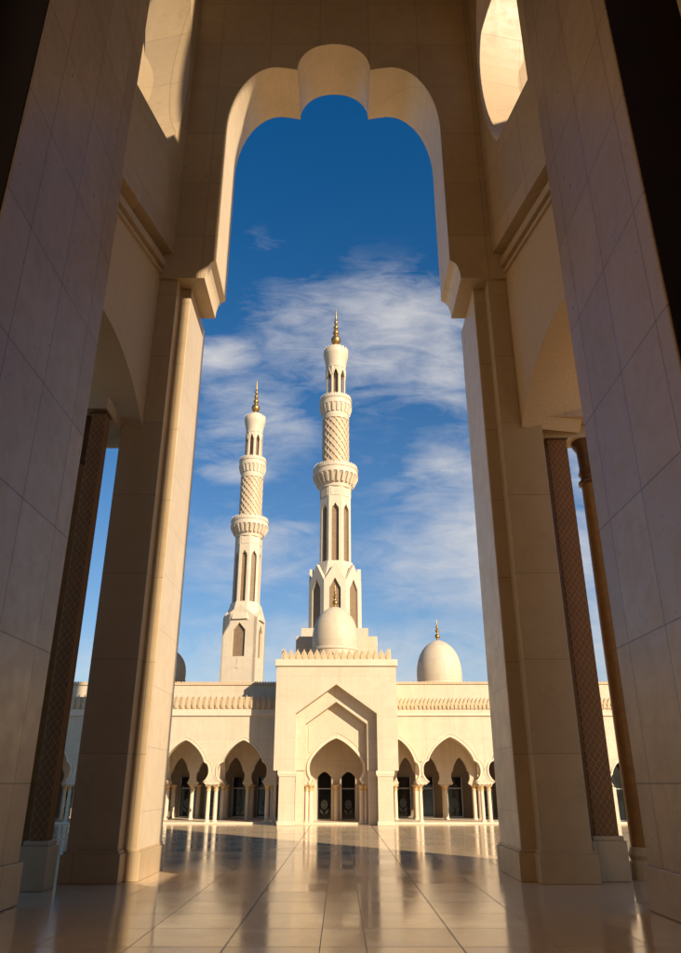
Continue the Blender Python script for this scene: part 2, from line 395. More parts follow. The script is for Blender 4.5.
# ------------------------------------------------------------------ aisle columns (free-standing)
def carved_post(x, y, w, label):
    t = thing('carved_post', label, 'column', (x, y, 0), 0, 'carved brown posts of the gateway')
    h = w / 2
    s = MB().box(x - h, x + h, y - h, y + h, 1.34, 16.3).build('shaft', M['wood'], t, bevel=0.04)
    b = MB(); g = h + 0.17
    b.box(x - g, x + g, y - g, y + g, 0.0, 1.22); b.box(x - g + 0.06, x + g - 0.06, y - g + 0.06, y + g - 0.06, 1.22, 1.36)
    b.build('plinth', M['plain'], t, bevel=0.03)
    MB().box(x - h - 0.05, x + h + 0.05, y - h - 0.05, y + h + 0.05, 16.3, 16.345).build('cap', M['bronze_cap'], t)
carved_post(-9.39, 25.42, 0.56, 'dark brown carved post on a stone plinth beside the left pier')
carved_post(9.06, 27.95, 0.84, 'dark brown carved post on a stone plinth touching the right pillar')
def round_column(x, y, label, lo, soffit):
    t = thing('round_column', label, 'column', (x, y, 0), 0, 'plain round columns of the gateway')
    MB().lathe([(0.50, 1.0), (0.50, 8), (0.47, lo)], 28, (x, y, 0)).build('shaft', M['bronze'], t)
    zz = lo
    MB().lathe([(0.47, zz), (0.58, zz + .05), (0.58, zz + .15), (0.47, zz + .22), (0.46, zz + .4), (0.54, zz + .5), (0.50, zz + .6), (0.47, zz + .75), (0.48, zz + 1.2), (0.50, zz + 1.55), (0.64, zz + 1.8), (0.66, zz + 1.9), (0.66, soffit)], 28, (x, y, 0)).build('capital', M['bronze_cap'], t)
    MB().lathe([(0.62, 0), (0.62, 0.5), (0.55, 0.6), (0.62, 0.75), (0.52, 1.0)], 28, (x, y, 0)).build('base', M['plain'], t)
round_column(-10.32, 26.2, 'plain ochre round column with flared capital half hidden by left pier', 14.4, 16.415)
round_column(10.5, 28.0, 'plain ochre round column with flared capital half hidden by right pier', 14.4, 16.345)

# ------------------------------------------------------------------ shared pieces of the courtyard buildings
def half_foil(w, z0, h):
    """right half of a cusped horseshoe arch from apex down to the springing"""
    u = smooth_pts([(0, 1.0), (0.17, 0.955), (0.38, 0.865), (0.58, 0.745), (0.73, 0.61), (0.80, 0.50)], 4)
    l = smooth_pts([(0.80, 0.50), (0.93, 0.45), (1.0, 0.34), (0.99, 0.22), (0.90, 0.12), (0.80, 0.07)], 3)[1:]
    e = smooth_pts([(0.80, 0.07), (0.88, 0.03), (0.94, 0.0)], 2)[1:]
    return [(x * w, z0 + z * h) for x, z in u + l + e]
def half_keel(w, z0, h, foot=0.95):
    """right half of a smooth pointed horseshoe arch"""
    pts = smooth_pts([(0, 1.0), (0.22, 0.94), (0.48, 0.83), (0.74, 0.68), (0.93, 0.52), (1.0, 0.37), (0.97, 0.22), (0.88, 0.12), (foot * 0.95, 0.05), (foot, 0.0)], 4)
    return [(x * w, z0 + z * h) for x, z in pts]
def full(half, cx):
    """left springing -> apex -> right springing"""
    return [(cx - x, z) for x, z in half[::-1]] + [(cx + x, z) for x, z in half[1:]]
def band(half, cx, t):
    """a strip of width t that follows the arch outline outside the opening"""
    pts = full(half, cx); out = []
    for i, p in enumerate(pts):
        a = pts[max(i - 1, 0)]; b = pts[min(i + 1, len(pts) - 1)]
        dx, dz = b[0] - a[0], b[1] - a[1]; l = math.hypot(dx, dz) or 1
        out.append((p[0] - dz / l * t, p[1] + dx / l * t))
    return pts, out
def add_band(mb, half, cx, t, d0, d1):
    a, b = band(half, cx, t)
    for i in range(len(a) - 1):
        q = [a[i], a[i + 1], b[i + 1], b[i]]
        vs = [(x, d0, z) for x, z in q] + [(x, d1, z) for x, z in q]
        mb.add(vs, [(0, 1, 2, 3), (7, 6, 5, 4), (0, 4, 5, 1), (1, 5, 6, 2), (2, 6, 7, 3), (3, 7, 4, 0)])

# slender column of the arcades, copied everywhere
col_me = {}
def slender(parent, x, y, r=0.165, zt=2.9, z0=0.0):
    key = (r, zt, z0)
    if key not in col_me:
        a = MB().lathe([(r, z0 + 0.28), (r * 1.02, 1.2), (r * 0.93, zt - 0.46)], 16)
        sh = a.build('column', M['trim'], parent, world=False)
        b = MB().lathe([(r * 0.93, zt - 0.46), (r * 1.25, zt - 0.44), (r * 1.25, zt - 0.38), (r, zt - 0.35), (r * 1.1, zt - 0.2), (r * 1.55, zt - 0.1)], 16)
        b.box(-r * 1.6, r * 1.6, -r * 1.6, r * 1.6, zt - 0.10, zt - 0.002)
        cp = b.build('capital', M['goldcap'], sh, world=False)
        c = MB().lathe([(r * 1.35, z0 + 0.12), (r * 1.4, z0 + 0.2), (r, z0 + 0.28)], 16); c.box(-r * 1.5, r * 1.5, -r * 1.5, r * 1.5, z0, z0 + 0.12)
        bs = c.build('base', M['trim'], sh, world=False)
        col_me[key] = (sh, cp, bs)
    else:
        src = col_me[key]; sh = src[0].copy(); col.objects.link(sh)
        for q in src[1:]:
            d = q.copy(); col.objects.link(d); d.parent = sh
        sh.parent = parent
    sh.location = Vector((x, y, 0)) - parent.location
    return sh

def glazed_door(parent, x, y, w, h, z0=0.12, medallion=True):
    d = MB().box(x - w / 2, x + w / 2, y, y + 0.12, z0, z0 + h).build('glazed_door', M['glass'], parent)
    r = MB(); f = y - 0.03
    r.box(x - w / 2, x + w / 2, f, y - 0.002, 2.55, 2.63); r.box(x - w / 2, x - w / 2 + 0.07, f, y - 0.002, z0, z0 + h)
    r.box(x + w / 2 - 0.07, x + w / 2, f, y - 0.002, z0, z0 + h); r.box(x - w / 2 + 0.07, x + w / 2 - 0.07, f, y - 0.002, z0, z0 + 0.12)
    r.build('door_frame', M['rail'], d)
    if medallion:
        e = MB()
        # etched flower spray: petals round a core with two leaf sprays
        for kk in range(8):
            a = 2 * math.pi * kk / 8
            cx, cz = x + 0.2 * math.cos(a), 1.35 + 0.26 * math.sin(a)
            e.prism([(cx + 0.11 * math.cos(b_), cz + 0.13 * math.sin(b_)) for b_ in [2 * math.pi * q / 8 for q in range(8)]], y - 0.012, y - 0.003)
        e.prism([(x + 0.09 * math.cos(2 * math.pi * q / 10), 1.35 + 0.1 * math.sin(2 * math.pi * q / 10)) for q in range(10)], y - 0.016, y - 0.003)
        for sgn in (-1, 1):
            e.prism([(x + sgn * 0.05, 0.55), (x + sgn * 0.32, 0.75), (x + sgn * 0.38, 1.05), (x + sgn * 0.12, 0.85)], y - 0.012, y - 0.003)
        e.build('etched_flower', M['etched'], d)
    return d

def leaf_row(mb, x0, x1, z0, z1, y, step, tilt, dep):
    n = max(1, int((x1 - x0) / step))
    for i in range(n):
        c = x0 + (i + 0.5) * (x1 - x0) / n
        hh = z1 - z0; w = step * 0.36
        j = random.uniform(-0.03, 0.03)
        pts = [(-0.25 * w, 0), (0.45 * w, 0.0), (w, 0.30 * hh), (0.95 * w, 0.6 * hh), (0.35 * w, 0.9 * hh), (0.0, hh), (-0.55 * w, 0.85 * hh), (-w, 0.55 * hh), (-0.85 * w, 0.25 * hh)]
        mb.prism([(c + x + tilt * (z / hh - 0.5) + j, z0 + z) for x, z in pts], y - dep, y)

# ------------------------------------------------------------------ ENTRANCE PORTAL
PY = 62.0
portal = thing('entrance_portal', 'cream stone portal block with stepped chevron recess around a pointed arch', 'portal', (XC, PY, 0))
W = 4.95
def chevron(h, zs, za, xc=XC): return [(xc + h, 3.95), (xc + h, zs), (xc, za), (xc - h, zs), (xc - h, 3.95)]
L0, L1, L2, L3 = PY, PY + 0.85, PY + 1.7, PY + 2.5
fr = MB()
fr.prism([(XC + 3.3, 3.95)] + [(XC + W, 3.95), (XC + W, 12.0), (XC - W, 12.0), (XC - W, 3.95), (XC - 3.3, 3.95)] + [(XC - 3.3, 8.25), (XC, 10.55), (XC + 3.3, 8.25)], L0, L1)
fr.box(XC - W, XC - W + 0.6, L1, 71.0, 3.95, 12.0); fr.box(XC + W - 0.6, XC + W, L1, 64.78, 3.95, 12.0); fr.box(XC + W - 0.6, XC + W, 64.78, 71.0, 10.9, 12.0)
body = fr.build('front_wall', M['facade'], portal)
fr = MB()
o2 = 4.3
fr.prism([(XC + 2.52, 3.97), (XC + o2, 3.97), (XC + o2, 11.5), (XC - o2, 11.5), (XC - o2, 3.97), (XC - 2.52, 3.97), (XC - 2.52, 7.5), (XC, 9.25), (XC + 2.52, 7.5)], L1 + 0.003, L2)
fr.build('chevron_frame', M['facade'], portal)
hp = half_keel(2.18, 2.95, 3.5, 0.96)
fr = MB()
fr.prism([(XC - o2, 11.4), (XC - o2, 2.95)] + full(hp, XC) + [(XC + o2, 2.95), (XC + o2, 11.4)], L2 + 0.003, L3)
ap = fr.build('arch_panel', M['facade'], portal)
fr = MB(); add_band(fr, hp, XC, 0.2, L2 - 0.12, L2 + 0.0); fr.build('archivolt', M['trim'], ap)
# carved fretwork plate over the arch
hb = [(x * 1.12, 2.95 + (z - 2.95) * 1.09 + 0.1) for x, z in hp if z > 5.0]
plate = full(hb, XC)
plate = plate + [(XC + 2.3, plate[-1][1]), (XC + 2.3, 7.45), (XC, 9.0), (XC - 2.3, 7.45), (XC - 2.3, plate[0][1])]
MB().prism(plate, L2 - 0.03, L2 + 0.002).build('fretwork', M['fretwork'], ap)
MB().box(XC - 3.7, XC + 3.7, 66.75, 72.0, 12.0, 15.35).build('dome_terrace', M['facade'], portal, bevel=0.04)
# cornice, roof, merlons
MB().box(XC - W - 0.14, XC + W + 0.14, PY - 0.14, 71.1, 12.004, 12.55).build('cornice', M['trim'], portal, bevel=0.04)
MB().box(XC - W + 0.6, XC + W - 0.6, L1 + 0.002, 71.0, 11.7, 11.99).build('roof', M['roofing'], portal)
mer = MB(); n = 17; x0m, x1m = XC - W + 0.35, XC + W - 0.35
def merlon(c, w, z0, h): return [(c - 0.3 * w, z0), (c + 0.3 * w, z0), (c + 0.48 * w, z0 + 0.35 * h), (c + 0.36 * w, z0 + 0.6 * h), (c + 0.1 * w, z0 + 0.82 * h), (c, z0 + h), (c - 0.1 * w, z0 + 0.82 * h), (c - 0.36 * w, z0 + 0.6 * h), (c - 0.48 * w, z0 + 0.35 * h)]
for i in range(n):
    w = (x1m - x0m) / n; c = x0m + (i + 0.5) * w
    mer.prism(merlon(c, w, 12.55, 0.95), PY + 0.25, PY + 0.42)
    mer.prism(merlon(c, w * 0.55, 12.6, 0.6), PY + 0.2, PY + 0.249)
for i in range(14):
    c = PY + 0.6 + i * 0.52
    for xx in (x0m, x1m - 0.17):
        mer.prism(merlon(c, 0.5, 12.55, 0.95), xx, xx + 0.17, fn=lambda a, z, d: (d, a, z))
mer.box(x0m, x1m, PY + 0.26, PY + 0.41, 12.549, 12.95)
mer.build('merlons', M['leafstone'], portal)
# pilasters under the block
for sg in (-1, 1):
    a, b = sorted((XC + sg * 4.5, XC + sg * 3.28))
    p = MB().box(a, b, PY + 0.08, PY + 0.84, 0.0, 3.5).build('pilaster', M['facade'], portal, bevel=0.02)
    q = MB(); q.box(a - 0.06, b + 0.06, PY + 0.03, PY + 0.87, 3.5, 3.62); q.box(a - 0.12, b + 0.12, PY + 0.0, PY + 0.9, 3.62, 3.945)
    q.build('capital', M['trim'], p, bevel=0.02)
    MB().box(a - 0.06, b + 0.06, PY + 0.02, PY + 0.88, 0.004, 0.3).build('base', M['trim'], p, bevel=0.02)
    a, b = sorted((XC + sg * 3.26, XC + sg * 2.56))
    p = MB().box(a, b, L1 + 0.1, L2 - 0.05, 0.0, 3.96).build('pilaster', M['facade'], portal, bevel=0.02)
    a, b = sorted((XC + sg * 4.3, XC + sg * 3.9))
    MB().box(a, b, L1 + 0.1, L3 - 0.05, 0.0, 3.96).build('jamb', M['facade'], portal)
    for xx in (2.06, 2.4): slender(portal, XC + sg * xx, L2 + 0.4)
    for xx in (2.06, 2.4): slender(portal, XC + sg * xx, L2 + 0.95)
# inner wall with two pointed door arches
IY = 67.2
hi = half_keel(0.70, 2.75, 1.2, 0.9)
def down(cx, half, z): pts = full(half, cx); return [(pts[0][0], z)] + pts + [(pts[-1][0], z)]
out = [(XC - 3.0, 0.0), (XC - 3.0, 7.6), (XC + 3.0, 7.6), (XC + 3.0, 0.0)] + down(XC + 1.02, hi, 0)[::-1] + down(XC - 1.02, hi, 0)[::-1]
MB().prism(out, IY, IY + 0.5).build('inner_wall', M['facade'], portal)
MB().box(XC - 3.0, XC + 3.0, L3 + 0.01, 67.7, 7.61, 7.85).build('inner_ceiling', M['facade'], portal)
for sg in (-1, 1):
    a, b = sorted((XC + sg * 2.82, XC + sg * 3.0)); MB().box(a, b, L3 + 0.01, IY - 0.01, 0.0, 7.6).build('side_wall', M['facade'], portal)
    glazed_door(portal, XC + sg * 1.02, IY + 0.32, 1.24, 3.8)
for xx in (0.0, 2.1, -2.1): slender(portal, XC + xx, IY - 0.28)
MB().box(XC - 3.0, XC + 3.0, L2 + 0.2, 68.0, 0.005, 0.14).build('step', M['trim'], portal)

# ------------------------------------------------------------------ ARCADE WINGS
WY = 64.8
def wing(label, x0, x1, bays, keyhole, left):
    t = thing('arcade_wing', label, 'arcade', ((x0 + x1) / 2, WY, 0), 0, 'arcade wings beside the portal')
    bays = sorted(bays)
    out = [(x0, 0.0), (x0, 10.9), (x1, 10.9), (x1, 0.0)] if not left else [(x0, 0.0), (x0, 9.84), (x1, 9.84), (x1, 0.0)]
    low = []; halves = []
    prev_end = None
    items = [(c, w, half_foil(w, 2.9, zt - 2.9), False) for c, w, zt in bays] + [(c, w, half_foil(w, 2.7, zt - 2.7), True) for c, w, zt in keyhole]
    items.sort(key=lambda q: -q[0])
    xs = x1
    path = []
    for i, (c, w, hf, key) in enumerate(items):
        pts = full(hf, c)[::-1]          # right springing -> left springing
        if key:
            path += [(pts[0][0] - 0.25, 0.0), (pts[0][0] - 0.25, 2.7)] + pts[1:-1] + [(pts[-1][0] + 0.25, 2.7), (pts[-1][0] + 0.25, 0.0)]
        else:
            if i == 0 or items[i - 1][3] or items[i - 1][0] - items[i - 1][1] - (c + w) > 1.6: path += [(c + w + 0.55, 0.0), (c + w + 0.55, 2.9)]
            path += pts
            nxt = items[i + 1] if i + 1 < len(items) else None
            if nxt is None or nxt[3] or (c - w) - (nxt[0] + nxt[1]) > 1.6: path += [(c - w - 0.55, 2.9), (c - w - 0.55, 0.0)]
    wall = MB().prism(out + path, WY, WY + 0.75).build('wall', M['facade'], t)
    for c, w, hf, key in items:
        ar = MB(); add_band(ar, hf, c, 0.13, WY - 0.07, WY - 0.001); add_band(ar, [(x * (1 + 0.27 / w), z + 0.27 * max(0, (z - 2.9)) / 3.5) for x, z in hf], c, 0.09, WY - 0.035, WY - 0.001)
        ar.build('archivolt', M['trim'], wall)
    MB().box(x0 if left else XC + W + 0.01, x1, WY - 0.14, WY - 0.001, 8.28, 8.5 if not left else 8.82).build('string_course', M['trim'], wall, bevel=0.03)
    fz = MB()
    if left:
        nn = 58
        for i in range(nn):
            w_ = (x1 - x0) / nn; c_ = x0 + (i + 0.5) * w_
            fz.prism(merlon(c_, w_, 8.83, 1.18), WY - 0.16, WY - 0.02); fz.prism(merlon(c_, w_ * 0.5, 8.9, 0.8), WY - 0.22, WY - 0.161)
            fz.prism(merlon(c_ + w_ / 2, w_ * 0.9, 8.83, 1.0), WY - 0.06, WY - 0.003)
    else:
        leaf_row(fz, 4.62, x1, 8.85, 9.75, WY, 0.34, 0.24, 0.12)
        leaf_row(fz, 4.8, x1, 8.85, 9.45, WY, 0.34, -0.3, 0.08)
    fz.build('frieze', M['leafstone'], wall)
    if not left:
        tp = MB(); tp.box(4.62, x1, WY - 0.1, WY + 0.75, 10.903, 11.02); leaf_row(tp, 4.62, x1, 11.02, 11.14, WY + 0.2, 0.24, 0.0, 0.15)
        tp.build('coping', M['leafstone'], wall)
        MB().box(x0, x1, WY + 0.76, 82, 10.5, 10.89).build('roof', M['roofing'], t)
    else:
        MB().box(x0, x1, WY + 0.76, 72.9, 9.3, 9.8).build('roof', M['roofing'], t)
        up = MB().box(x0, x1, 73.0, 88.0, 7.8, 11.8).build('upper_storey', M['facade'], t)
        tp = MB(); tp.box(x0, x1, 72.9, 88.0, 11.803, 12.02); leaf_row(tp, x0, x1, 12.02, 12.15, 73.1, 0.26, 0.0, 0.15)
        tp.build('coping', M['leafstone'], up)
    # paired columns at every springing
    spots = []
    for c, w, zt in bays: spots += [c - w - 0.06, c + w + 0.06]
    spots.sort(); done = []
    for s_ in spots:
        if done and s_ - done[-1] < 0.34: continue
        done.append(s_); slender(t, s_, WY + 0.37)
    # inner arcade, half a bay out of step, back wall with glazed doors
    inner_y = 69.0
    cs = []
    for c, w, zt in bays: cs += [c - w * 0.56, c + w * 0.56]
    pth = []
    cs.sort(reverse=True); iw = min(w for c, w, z in bays) * 0.44
    for c in cs: pth += full(half_foil(iw * 1.08, 2.9, 2.25), c)[::-1]
    iw_ = MB().prism([(x0, 2.9), (x0, 9.2 if left else 10.4), (x1, 9.2 if left else 10.4), (x1, 2.9)] + pth, inner_y, inner_y + 0.5).build('inner_wall', M['facade'], t)
    for c, w, zt in bays:
        for xx in (c, c - w - 0.1, c + w + 0.1): slender(t, xx, inner_y + 0.25, 0.17, 2.895)
        # vault ribs between the two rows
        for sg in (-1, 1):
            vb = MB(); hf = half_foil(1.75, 2.95, 2.9)
            vb.prism([(inner_y - 0.05, 7.2), (WY + 0.8, 7.2), (WY + 0.8, 2.92)] + [(max(WY + 0.81, min(inner_y - 0.06, 66.9 + x)), z) for x, z in full(hf, 0)] + [(inner_y - 0.05, 2.92)], c + sg * (w + 0.1) - 0.2, c + sg * (w + 0.1) + 0.2, fn=lambda a, z, d: (d, a, z))
            if sg < 0 or c == bays[-1][0]: vb.build('vault_rib', M['facade'], t)
    MB().box(x0, x1, WY + 0.755, inner_y - 0.005, 7.21, 7.45).build('ceiling', M['facade'], t)
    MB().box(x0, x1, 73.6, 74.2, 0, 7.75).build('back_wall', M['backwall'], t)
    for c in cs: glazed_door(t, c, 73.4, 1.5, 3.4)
    for c in cs: slender(t, c - 1.1, 72.2, 0.19, 2.895)
    for c, w, zt in keyhole: glazed_door(t, c, WY + 0.9, 2 * w + 0.3, 4.4, medallion=False)
    MB().box(x0, x1, WY - 0.12, 74.0, 0.004, 0.13).build('step', M['trim'], t)
    return t
wing('cream arcade wing left of the portal with a shaded upper storey behind its frieze', -34.0, XC - W - 0.01,
     [(-8.12, 2.05, 6.36), (-12.95, 2.05, 6.36), (-17.8, 2.05, 6.36), (-24.1, 1.8, 6.36)], [], True)
wing('cream arcade wing right of the portal with leaf frieze under a flat parapet', 2.75, 34.0,
     [(4.8, 1.7, 6.45), (9.2, 2.35, 6.6), (14.6, 2.35, 6.6)], [(23.1, 0.86, 4.65)], False)

# ------------------------------------------------------------------ DOMES
def dome(label, x, y, z0, r, h, mat, fin, cat_name='dome'):
    t = thing('dome', label, 'dome', (x, y, z0), 0, 'small domes on the courtyard roofs')
    drum = 0.36 * h
    prof = [(r * 1.06, -0.05), (r * 1.06, 0.25), (r * 0.99, 0.3), (r * 0.985, drum * 0.55), (r * 1.015, drum * 0.58), (r * 1.015, drum * 0.68), (r * 0.99, drum * 0.72)]
    body = MB().lathe(prof, 40, (x, y, z0)); b = body.build('drum', mat, t)
    hh = h - drum * 0.72
    sh = smooth_pts([(0.985, 0), (1.0, 0.16), (0.985, 0.33), (0.93, 0.50), (0.82, 0.66), (0.65, 0.80), (0.45, 0.90), (0.22, 0.97), (0.06, 1.0)], 4)
    MB().lathe([(r * a, drum * 0.725 + hh * b_) for a, b_ in sh], 48, (x, y, z0)).build('shell', mat, t)
    k = fin / 2.1
    f = [(0.20, 0), (0.10, 0.1), (0.08, 0.2), (0.24, 0.32), (0.27, 0.45), (0.2, 0.6), (0.08, 0.68), (0.07, 0.8), (0.19, 0.9), (0.2, 1.02), (0.08, 1.14), (0.06, 1.22), (0.14, 1.32), (0.13, 1.42), (0.05, 1.5), (0.05, 1.75), (0.015, 2.1)]
    MB().lathe([(a * k, z * k + h - 0.05) for a, z in f], 16, (x, y, z0)).build('finial', M['gold'], t)
dome('cream dome with gold finial rising behind the portal parapet', XC - 0.12, 64.75, 12.6, 2.02, 5.0, M['facade'], 2.05)
dome('cream dome with gold finial on the flat roof of the right wing', 10.05, 76.0, 10.895, 2.28, 5.75, M['facade'], 2.2)
dome('dome with shade painted into its dark grey, half hidden by the left gateway pillar', -19.1, 80.0, 12.03, 2.5, 4.6, M['shade_dome'], 2.2)

# ------------------------------------------------------------------ MINARETS (local coordinates, axis at the origin)
def octagon(r, z, n=8, rot=math.pi / 8): return [(r * math.cos(rot + 2 * math.pi * i / n), r * math.sin(rot + 2 * math.pi * i / n), z) for i in range(n)]
def minaret(label, loc, rz, kind):
    t = thing('minaret', label, 'minaret', loc, rz, 'minarets behind the portal')
    B = lambda mb, nm, mat, par=t, bev=0.0: mb.build(nm, mat, par, world=False, bevel=bev)
    mat = M['minaret']
    # pedestal
    if kind == 'octagon':
        ap = 3.78; rr = ap / math.cos(math.pi / 8); wdt = ap * math.tan(math.pi / 8)
        B(MB().box(-4.6, 4.6, -4.6, 4.6, -0.1, 22.7), 'base_block', M['facade'])
        ped = B(MB().lathe([(rr - 0.45, 22.7), (rr - 0.45, 30.0), (2.7, 33.0)], 8, smooth=False, rot=math.pi / 8), 'pedestal', mat)
        fr = MB()
        for i in range(8):
            a = i * math.pi / 4; st = len(fr.v)
            wn = wdt * 0.52
            fr.prism([(-wdt, 22.705), (-wn, 22.705), (-wn, 28.6), (0, 30.1), (wn, 28.6), (wn, 22.705), (wdt, 22.705), (wdt, 29.7), (0, 32.3), (-wdt, 29.7)], -ap, -ap + 0.55)
            fr.xform(Matrix.Rotation(a, 4, 'Z'), st)
        B(fr, 'gabled_frame', mat, ped)
        nm = MB()
        for i in range(8):
            a = i * math.pi / 4; st = len(nm.v)
            nm.prism([(-wdt * 0.51, 22.71), (wdt * 0.51, 22.71), (wdt * 0.51, 28.6), (0, 30.05), (-wdt * 0.51, 28.6)], -ap + 0.36, -ap + 0.5)
            nm.xform(Matrix.Rotation(a, 4, 'Z'), st)
        B(nm, 'niche_back', M['recess'], ped)
        bl = 32.0
    else:
        hw = 3.0
        ped = B(MB().box(-hw + 0.4, hw - 0.4, -hw + 0.4, hw - 0.4, 0, 29.6), 'pedestal', mat)
        fr = MB(); nm = MB()
        for i in range(4):
            a = i * math.pi / 2; st = len(fr.v)
            niche = [(-1.1, 22.9), (1.1, 22.9), (1.1, 27.4), (0, 28.7), (-1.1, 27.4)]
            fr.prism([(-hw, 0.0), (hw, 0.0), (hw, 29.6), (0, 31.9), (-hw, 29.6)], -hw, -hw + 0.41, holes=[niche])
            fr.prism([(-0.2, 30.3), (0.05, 30.45), (1.75, 29.05), (1.5, 28.9)], -hw - 0.08, -hw + 0.0)
            fr.prism([(-0.22, 20.9), (0.22, 20.9), (0.3, 21.2), (0.0, 21.55), (-0.3, 21.2)], -hw - 0.06, -hw + 0.0)
            fr.prism([(-0.06, 21.6), (0.06, 21.6), (0.16, 22.6), (-0.1, 22.6)], -hw - 0.05, -hw + 0.0)
            fr.xform(Matrix.Rotation(a, 4, 'Z'), st); st = len(nm.v)
            nm.prism(niche, -hw + 0.42, -hw + 0.5); nm.v[st:] = [(x, y - 0.06, z) for x, y, z in nm.v[st:]]
            nm.xform(Matrix.Rotation(a, 4, 'Z'), st)
        B(fr, 'gabled_frame', mat, ped); B(nm, 'niche_back', M['recess'], ped)
        B(MB().lathe([(3.6, 29.3), (2.65, 32.6)], 8, smooth=False, rot=math.pi / 8), 'broach', mat, ped)
        bl = 31.5
    # octagonal shaft: core, corner strips, heads of the tall recesses
    ap = 2.32; rr = ap / math.cos(math.pi / 8); wdt = ap * math.tan(math.pi / 8)
    sh = B(MB().lathe([(rr - 0.5, bl), (rr - 0.5, 44.9)], 8, smooth=False, rot=math.pi / 8), 'octagonal_shaft', M['recess'])
    fr = MB()
    for i in range(8):
        st = len(fr.v); wn = wdt * 0.56
        lob = [(wn, 41.0), (wn * 0.8, 41.5), (wn * 0.55, 41.55), (0.0, 42.1), (-wn * 0.55, 41.55), (-wn * 0.8, 41.5), (-wn, 41.0)]
        fr.prism([(wn, bl + 1.2), (wdt, bl), (wdt, 44.9), (-wdt, 44.9), (-wdt, bl), (-wn, bl + 1.2)] + lob[::-1], -ap, -ap + 0.5)
        fr.box(-wdt * 0.72, wdt * 0.72, -ap - 0.06, -ap, 43.3, 44.6)
        fr.xform(Matrix.Rotation(i * math.pi / 4, 4, 'Z'), st)
    B(fr, 'corner_strips', mat, sh)
    # lower balcony
    def balcony(z0, z1, z2, r0, r1, n, nm_):
        # corbelled cup z0..z1, parapet z1..z2
        pr = [(r0 - 0.05, z0), (r0 + 0.05, z0 + 0.12), (r0 - 0.02, z0 + 0.25)] + [(r0 + (r1 - r0) * (q / 6) ** 1.5, z0 + 0.3 + (z1 - z0 - 0.3) * q / 6) for q in range(1, 7)]
        pr += [(r1 + 0.1, z1 + 0.05), (r1 + 0.1, z1 + 0.3), (r1, z1 + 0.35), (r1, z2 - 0.3), (r1 + 0.1, z2 - 0.25), (r1 + 0.1, z2), (r1 - 0.35, z2), (r1 - 0.35, z2 - 0.6), (r0 * 0.7, z2 - 0.6)]
        b = B(MB().lathe(pr, 32), nm_, mat)
        k_ = MB()
        for i in range(n):
            a = 2 * math.pi * (i + 0.5) / n; st = len(k_.v); w = math.pi * r1 / n * 0.36
            k_.prism([(r0 - 0.1, z0 + 0.5), (r0 + (r1 - r0) * 0.45, z0 + 0.75), (r1 + 0.07, z1 - 0.15), (r1 + 0.07, z1 + 0.04), (r0 - 0.1, z1 + 0.04)], -w, w, fn=lambda a_, z, d: (a_, d, z))
            k_.xform(Matrix.Rotation(a, 4, 'Z'), st)
        B(k_, 'brackets', M['trim'], b); k_ = MB()
        for i in range(n * 2):
            a = 2 * math.pi * i / (n * 2); st = len(k_.v)
            k_.prism([(-0.12, z2), (0.12, z2), (0.2, z2 + 0.28), (0, z2 + 0.6), (-0.2, z2 + 0.28)], r1 - 0.2, r1 - 0.05, fn=lambda a_, z, d: (d, a_, z))
            k_.xform(Matrix.Rotation(a, 4, 'Z'), st)
        B(k_, 'cresting', M['trim'], b)
    balcony(44.75, 46.9, 48.1, 2.5, 3.45, 24, 'lower_balcony')
    # lattice drum: crossing helical ribs
    rl = 2.02
    dr = B(MB().lathe([(rl - 0.02, 47.6), (rl, 48.6), (rl, 57.4)], 40), 'lattice_drum', M['leafstone'])  # darker stone than the ribs, standing in for their shade
    lt = MB(); nh, z0, z1, turns, seg = 14, 48.2, 57.2, 0.5, 28
    for sgn in (-1, 1):
        for i in range(nh):
            ring = []
            for j in range(seg + 1):
                u = j / seg; a = 2 * math.pi * (i / nh + sgn * turns * u); z = z0 + (z1 - z0) * u
                da = 0.034
                for (ra, d) in ((rl - 0.02, -1.0), (rl + 0.13, -0.7), (rl + 0.13, 0.7), (rl - 0.02, 1.0)):
                    ring.append((ra * math.cos(a + d * da), ra * math.sin(a + d * da), z))
            fs = [(4 * j + q, 4 * j + q + 1, 4 * j + q + 5, 4 * j + q + 4) for j in range(seg) for q in range(3)]
            lt.add(ring, fs)
    lt.lathe([(rl + 0.02, 48.2), (rl + 0.16, 48.3), (rl + 0.16, 48.6), (rl + 0.02, 48.7)], 40); lt.lathe([(rl + 0.02, 56.7), (rl + 0.16, 56.8), (rl + 0.16, 57.15), (rl + 0.02, 57.25)], 40)
    B(lt, 'lattice_ribs', mat, dr)
    balcony(57.15, 59.2, 60.5, 2.1, 2.55, 20, 'upper_balcony')
    # lantern: ring of eight columns with pointed heads round a dark core
    B(MB().lathe([(1.0, 60.0), (1.0, 66.6)], 16), 'lantern_core', M['recess'])
    lc = MB()
    ap = 1.56; wdt = ap * math.tan(math.pi / 8)
    for i in range(8):
        st = len(lc.v); wn = wdt * 0.62
        lc.prism([(-wdt, 60.0), (-wn, 60.0), (-wn, 64.9), (-wn * 0.6, 65.5), (0, 66.0), (wn * 0.6, 65.5), (wn, 64.9), (wn, 60.0), (wdt, 60.0), (wdt, 66.7), (-wdt, 66.7)], -ap, -ap + 0.4)
        lc.prism([(-wn - 0.12, 64.8), (-wn, 64.8), (-wn * 0.6, 65.4), (0, 66.0), (wn * 0.6, 65.4), (wn, 64.8), (wn + 0.12, 64.8), (wn * 0.75, 65.7), (0, 66.55), (-wn * 0.75, 65.7)], -ap - 0.1, -ap)
        lc.xform(Matrix.Rotation(i * math.pi / 4, 4, 'Z'), st)
    lc.lathe([(1.72, 60.0), (1.72, 60.5), (1.6, 60.6)], 24)
    B(lc, 'lantern', mat)
